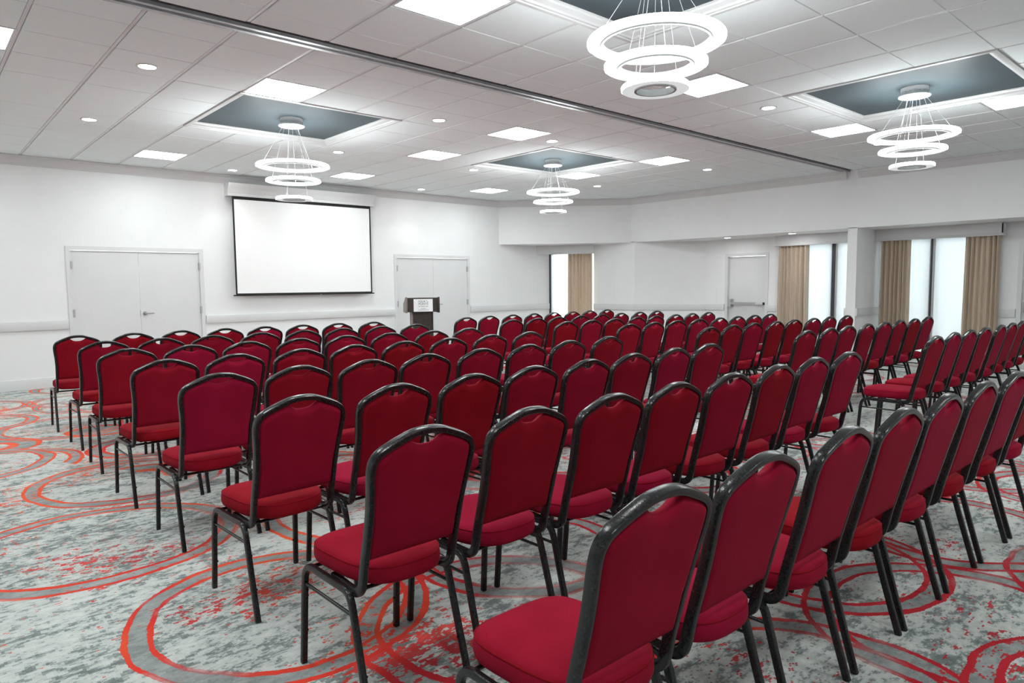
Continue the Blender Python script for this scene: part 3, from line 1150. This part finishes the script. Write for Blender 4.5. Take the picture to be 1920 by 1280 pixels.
def curtain(p0, p1, folds, label, seed, amp=.05):
    rnd = random.Random(seed)
    p0, p1 = Vector(p0), Vector(p1)
    d = (p1 - p0)
    L = d.length
    d.normalize()
    n = Vector((d.y, -d.x))
    N, Zs = folds * 12, 14
    amps = [amp * rnd.uniform(.55, 1.1) for _ in range(folds + 2)]
    ph = [rnd.uniform(-.5, .5) for _ in range(folds + 2)]
    warp = [rnd.uniform(.75, 1.3) for _ in range(folds)]
    tot = sum(warp)
    z0, z1 = .03, 2.175
    mb = MB()
    sheets = []
    for sgn in (0, 1):
        rows = []
        for r in range(Zs + 1):
            t = r / Zs
            z = z1 + (z0 - z1) * t
            row = []
            for i in range(N + 1):
                u = i / N * folds
                k = min(int(u), folds - 1)
                s = (sum(warp[:k]) + (u - k) * warp[k]) / tot
                a = amps[k] * (1 - (u - k)) + amps[k + 1] * (u - k)
                off = a * (.8 + .3 * t) * (1.9 * abs(math.sin(PI * u + ph[0] * t * .6 + ph[k] * t * .3)) ** .75 - 1)
                off += .006 * math.sin(4 * PI * u + 2 * t)
                sp = L * (s + (s - .5) * .05 * t + .012 * math.sin(5 * t + k) * t * s * (1 - s))
                q = p0 + d * sp + n * (off + (.0025 if sgn else 0))
                row.append((q.x, q.y, z))
            rows.append(row)
        sheets.append(rows)
    W = N + 1
    vs = [p for sh in sheets for row in sh for p in row]
    M = (Zs + 1) * W
    fs = []
    for g in (0, M):
        for r in range(Zs):
            for i in range(N):
                a = g + r * W + i
                fs.append((a, a + 1, a + W + 1, a + W))
    for i in range(N):
        fs.append((i, i + 1, M + i + 1, M + i))
        b = Zs * W + i
        fs.append((b, b + 1, M + b + 1, M + b))
    for r in range(Zs):
        for e in (0, N):
            a = r * W + e
            fs.append((a, a + W, M + a + W, M + a))
    mb.add(vs, fs)
    o = mb.build('curtain', 'curtain_linen', None, 60)
    return tag(o, label, 'curtain', 'beige window curtains')


Wa, Wb = Vector((11.885, YF)), Vector((XH, 11.0))
wd = (Wb - Wa).normalized()
wn = Vector((wd.y, -wd.x))
c0 = Wa + wn * .09 + wd * .52
c1 = Wa + wn * .09 + wd * 1.13
curtain(c0, c1, 7, 'beige pleated curtain beside the narrow corner window', 3, .036)
curtain((13.17, 6.83), (13.17, 6.22), 7, 'beige pleated curtain beside the exit door', 4)
curtain((13.17, 4.90), (13.17, 4.42), 7, 'beige pleated curtain next to the white pier', 5)
curtain((13.17, 3.60), (13.17, 3.112), 7, 'beige pleated curtain at the right end of the wide window', 6)


def shade(y0, y1, label):
    r = tag(empty('roller_shade', (XR - .01, (y0 + y1) / 2, .1)), label, 'shade', 'white roller shades')
    MB().box(XR - .016, XR - .0145, y1, y0, .11, 2.20).build('shade_cloth', 'solar_shade', r)
    MB().tube((XR - .012, y0, 2.21), (XR - .012, y1, 2.21), .018, 14).build('roller', 'shade_bar', r, 40)
    MB().box(XR - .021, XR - .010, y1, y0, .09, .115).build('hem_bar', 'shade_bar', r)


shade(6.60, 5.815, 'white roller shade beside the curtain by the exit door')
shade(5.722, 5.17, 'narrow white roller shade touching the far side of the pier')
shade(4.955, 4.135, 'white roller shade left of the mullion in the wide window')
shade(4.078, 3.24, 'white roller shade right of the mullion in the wide window')

# ================================================================== chairs
BY = lambda z: -.175 - (z - .43) * .2555          # rake of the back


def make_chair():
    root = empty('banquet_chair', (0, 0, 0))
    # --- back frame: one bent tube
    half = [(.178, .04, .400), (.182, -.04, .400), (.185, -.105, .400), (.187, -.145, .404), (.187, -.170, .420), (.187, -.183, .450),
            (.187, BY(.52), .52), (.187, BY(.62), .62), (.1885, BY(.69), .69), (.194, BY(.76), .76), (.2015, BY(.82), .82), (.2035, BY(.855), .855),
            (.199, BY(.885), .885), (.183, BY(.908), .908), (.155, BY(.925), .925), (.105, BY(.946), .946), (.055, BY(.963), .963)]
    full_p = half + [(0, BY(.968), .968)] + [(-x, y, z) for x, y, z in half[::-1]]
    P = catmull(full_p, 3)
    nb = Vector((0, -.9689, -.2475))
    axes = []
    n = len(P)
    for i, p in enumerate(P):
        t = (P[min(i + 1, n - 1)] - P[max(i - 1, 0)]).normalized()
        if p.z < .60:
            X = Vector((1, 0, 0))
            dp = t.cross(X)
            if dp.dot(nb) < 0 and p.z > .47:
                dp = -dp
            elif p.z <= .47:
                dp = dp if (dp.dot(Vector((0, -1, -1))) > 0) else -dp
        else:
            dp = nb - t * nb.dot(t)
        dp.normalize()
        A = dp.cross(t).normalized()
        axes.append((A, dp))
    MB().sweep(P, axes, rrect(.022, .034, .006)).build('back_frame', 'chair_metal', root, 28)
    # --- padded back
    hw = lambda z: .187 if z < .62 else (.187 + (min(z, .85) - .62) / .23 * .017 if z > .66 else .187)
    crown = [(0, .968), (.055, .963), (.105, .946), (.155, .925), (.183, .908), (.199, .885), (.21, .86)]

    def ctop(x):
        x = abs(x)
        for (a, za), (b, zb) in zip(crown, crown[1:]):
            if x <= b:
                return za + (zb - za) * (x - a) / (b - a)
        return crown[-1][1]

    def ptop(x):
        z = ctop(x) - .010
        if abs(x) < .066:
            z -= .040 * (1 - (x / .066) ** 2) ** .7
        return z
    NX, NZ, zb = 28, 16, .532
    vs, fs = [], []
    for side in (0, 1):
        for r in range(NZ + 1):
            t = r / NZ
            t = t + .10 * math.sin(2 * PI * t) * -1 * .5
            for c in range(NX + 1):
                u = -1 + 2 * c / NX
                u = math.copysign(abs(u) ** .9, u)
                z = zb + t * (ptop(u * .192) - zb)
                x = u * (hw(z) - .009)
                eu = min(1, (1 - abs(u)) / .10)
                et = min(1, min(t, 1 - t) / .06)
                e = (1 - (1 - eu) ** 2) * (1 - (1 - et) ** 2)
                off = .006 + (.013 if side else .022) * e
                q = Vector((x, BY(z), z)) + nb * (off if side else -off)
                vs.append(tuple(q))
    W = NX + 1
    M = (NZ + 1) * W
    for g in (0, M):
        for r in range(NZ):
            for c in range(NX):
                a = g + r * W + c
                fs.append((a, a + 1, a + W + 1, a + W))
    for c in range(NX):
        fs.append((c, c + 1, M + c + 1, M + c))
        b = NZ * W + c
        fs.append((b, b + 1, M + b + 1, M + b))
    for r in range(NZ):
        for e_ in (0, NX):
            a = r * W + e_
            fs.append((a, a + W, M + a + W, M + a))
    MB().add(vs, fs).build('backrest', 'red_fabric', root, 60)
    # --- seat cushion
    NS = 56

    def outline(inset, z):
        pts = []
        for i in range(NS):
            a = 2 * PI * i / NS
            c, s = math.cos(a), math.sin(a)
            ex = 2 / (3.8 if s > 0 else 2.9)
            sx = math.copysign(abs(c) ** ex, c)
            sy = math.copysign(abs(s) ** ex, s)
            y = .008 + sy * (.232 - inset)
            hwid = .192 + .016 * sy
            pts.append((sx * (hwid - inset), y, z))
        return pts
    layers = [(.040, .4225), (.012, .4225), (.003, .430), (-.001, .443), (-.001, .462), (.001, .477), (.006, .487), (.016, .495), (.034, .500), (.075, .505), (.13, .508)]
    vs = []
    for ins, z in layers:
        vs += outline(ins, z)
    fs = []
    for l in range(len(layers) - 1):
        for i in range(NS):
            j = (i + 1) % NS
            fs.append((l * NS + i, l * NS + j, (l + 1) * NS + j, (l + 1) * NS + i))
    fs.append(tuple(range(NS))[::-1])
    fs.append(tuple((len(layers) - 1) * NS + i for i in range(NS)))
    seat = MB().add(vs, fs).build('seat', 'red_fabric', root, 60)
    pp = [Vector(p) for p in outline(.0035, .4835)]
    ax = []
    for i in range(NS):
        t = (pp[(i + 1) % NS] - pp[i - 1]).normalized()
        A = Vector((0, 0, 1))
        ax.append((A, t.cross(A)))
    MB().sweep(pp, ax, [(.0032 * math.cos(2 * PI * k / 6), .0032 * math.sin(2 * PI * k / 6)) for k in range(6)], True).build('piping', 'red_fabric', seat, 60)
    # --- four legs; front and rear meet in the arch under the seat
    prof = rrect(.022, .025, .005)

    def leg(path, sx):
        Q = catmull([(sx * x, y, z) for x, y, z in path], 3)
        ax = []
        for i in range(len(Q)):
            t = (Q[min(i + 1, len(Q) - 1)] - Q[max(i - 1, 0)]).normalized()
            X = Vector((1, 0, 0))
            A = (X - t * X.dot(t)).normalized()
            ax.append((A, t.cross(A)))
        return MB().sweep(Q, ax, prof)
    for sx in (-1, 1):
        fl = leg([(.210, .245, 0), (.208, .236, .12), (.2065, .228, .24), (.205, .220, .335), (.2045, .211, .370), (.204, .190, .394), (.204, .160, .402), (.204, .10, .402), (.204, .04, .402)], sx)
        for z in (.13, .27):
            y = .245 - .025 * z / .33
            fl.tube((sx * .199, y, z), (sx * .192, y, z), .005, 6)
        fl.build('leg', 'chair_metal', root, 28)
        rl = leg([(.204, .04, .402), (.204, -.03, .402), (.204, -.085, .402), (.2045, -.113, .394), (.205, -.133, .372), (.2055, -.147, .335), (.207, -.180, .22), (.2085, -.212, .11), (.210, -.245, 0)], sx)
        for z in (.13, .27):
            y = -.245 + .098 * z / .335
            rl.tube((sx * .199, y, z), (sx * .192, y, z), .005, 6)
        rl.build('leg', 'chair_metal', root, 28)
        MB().tube((sx * .2055, .219, .325), (sx * .2055, -.149, .325), .0065, 8).build('stretcher', 'chair_metal', root, 50)
    MB().tube((-.20, -.122, .398), (.20, -.122, .398), .0075, 8).build('crossbar', 'chair_metal', root, 50)
    MB().tube((-.20, .17, .402), (.20, .17, .402), .0075, 8).build('crossbar', 'chair_metal', root, 50)
    return root


CHAIRS = {
    (0, 0): [(1.299, 1.25), (1.768, 1.248), (2.281, 1.236), (2.774, 1.237), (3.249, 1.232), (3.77, 1.229), (4.285, 1.219), (4.8, 1.215)],
    (0, 1): [(1.292, 2.213), (1.785, 2.223), (2.27, 2.212), (2.746, 2.223), (3.232, 2.218), (3.745, 2.235), (4.269, 2.263), (4.769, 2.258)],
    (0, 2): [(1.269, 3.144), (1.752, 3.144), (2.241, 3.168), (2.712, 3.194), (3.206, 3.206), (3.687, 3.236), (4.201, 3.265), (4.69, 3.286)],
    (0, 3): [(1.284, 4.203), (1.757, 4.22), (2.225, 4.208), (2.693, 4.249), (3.199, 4.273), (3.673, 4.277), (4.17, 4.299), (4.731, 4.35)],
    (0, 4): [(1.278, 5.224), (1.746, 5.255), (2.241, 5.274), (2.709, 5.288), (3.177, 5.302), (3.662, 5.308), (4.178, 5.339), (4.686, 5.35)],
    (0, 5): [(1.305, 6.339), (1.776, 6.325), (2.244, 6.33), (2.712, 6.312), (3.18, 6.315), (3.672, 6.303), (4.159, 6.264), (4.666, 6.297)],
    (0, 6): [(1.334, 7.362), (1.811, 7.367), (2.286, 7.371), (2.779, 7.401), (3.248, 7.412), (3.716, 7.41), (4.208, 7.398), (4.702, 7.41)],
    (0, 7): [(1.322, 8.452), (1.819, 8.42), (2.302, 8.468), (2.783, 8.45), (3.254, 8.447), (3.722, 8.436), (4.19, 8.425), (4.658, 8.339)],
    (1, 1): [(6.63, 2.298), (7.191, 2.322), (7.667, 2.322), (8.148, 2.317), (8.69, 2.313), (9.182, 2.324), (9.692, 2.344), (10.2, 2.35)],
    (1, 2): [(6.59, 3.409), (7.112, 3.417), (7.58, 3.427), (8.064, 3.418), (8.588, 3.425), (9.067, 3.431), (9.54, 3.423), (10.169, 3.469)],
    (1, 3): [(6.466, 4.412), (6.969, 4.436), (7.466, 4.458), (7.934, 4.426), (8.436, 4.441), (8.922, 4.421), (9.429, 4.436), (9.898, 4.406)],
    (1, 4): [(6.38, 5.422), (6.858, 5.438), (7.344, 5.441), (7.84, 5.442), (8.308, 5.429), (8.793, 5.441), (9.261, 5.447), (9.733, 5.456)],
    (1, 5): [(6.287, 6.364), (6.779, 6.383), (7.248, 6.384), (7.788, 6.435), (8.256, 6.457), (8.766, 6.468), (9.255, 6.507), (9.743, 6.526)],
    (1, 6): [(6.172, 7.285), (6.665, 7.322), (7.14, 7.357), (7.646, 7.381), (8.155, 7.423), (8.677, 7.461), (9.184, 7.475), (9.727, 7.531)],
    (1, 7): [(6.19, 8.335), (6.7, 8.417), (7.21, 8.448), (7.722, 8.505), (8.204, 8.532), (8.672, 8.532), (9.182, 8.594), (9.702, 8.637)],
}
proto = make_chair()
rnd = random.Random(11)
first = True
for (blk, row), pts in CHAIRS.items():
    n = len(pts)
    sl = math.atan2(pts[-1][1] - pts[0][1], pts[-1][0] - pts[0][0])
    for k, (x, y) in enumerate(pts):
        o = proto if first else copy_tree(proto)
        first = False
        o.location = (x, y, 0)
        o.rotation_euler = (0, 0, sl * .6 + math.radians(rnd.uniform(-1.2, 1.2)))
        fr = 8 - row
        side = 'left' if blk == 0 else 'right'
        rowname = ORD[fr] + ' row from screen' if fr <= 5 else {8: 'nearest row to camera', 7: 'second nearest row to camera', 6: 'third nearest row to camera'}[fr]
        lab = 'red banquet chair, %s block, %s, %s from the left' % (side, rowname, ORD[k + 1])
        tag(o, lab, 'chair', 'red banquet chairs in rows')
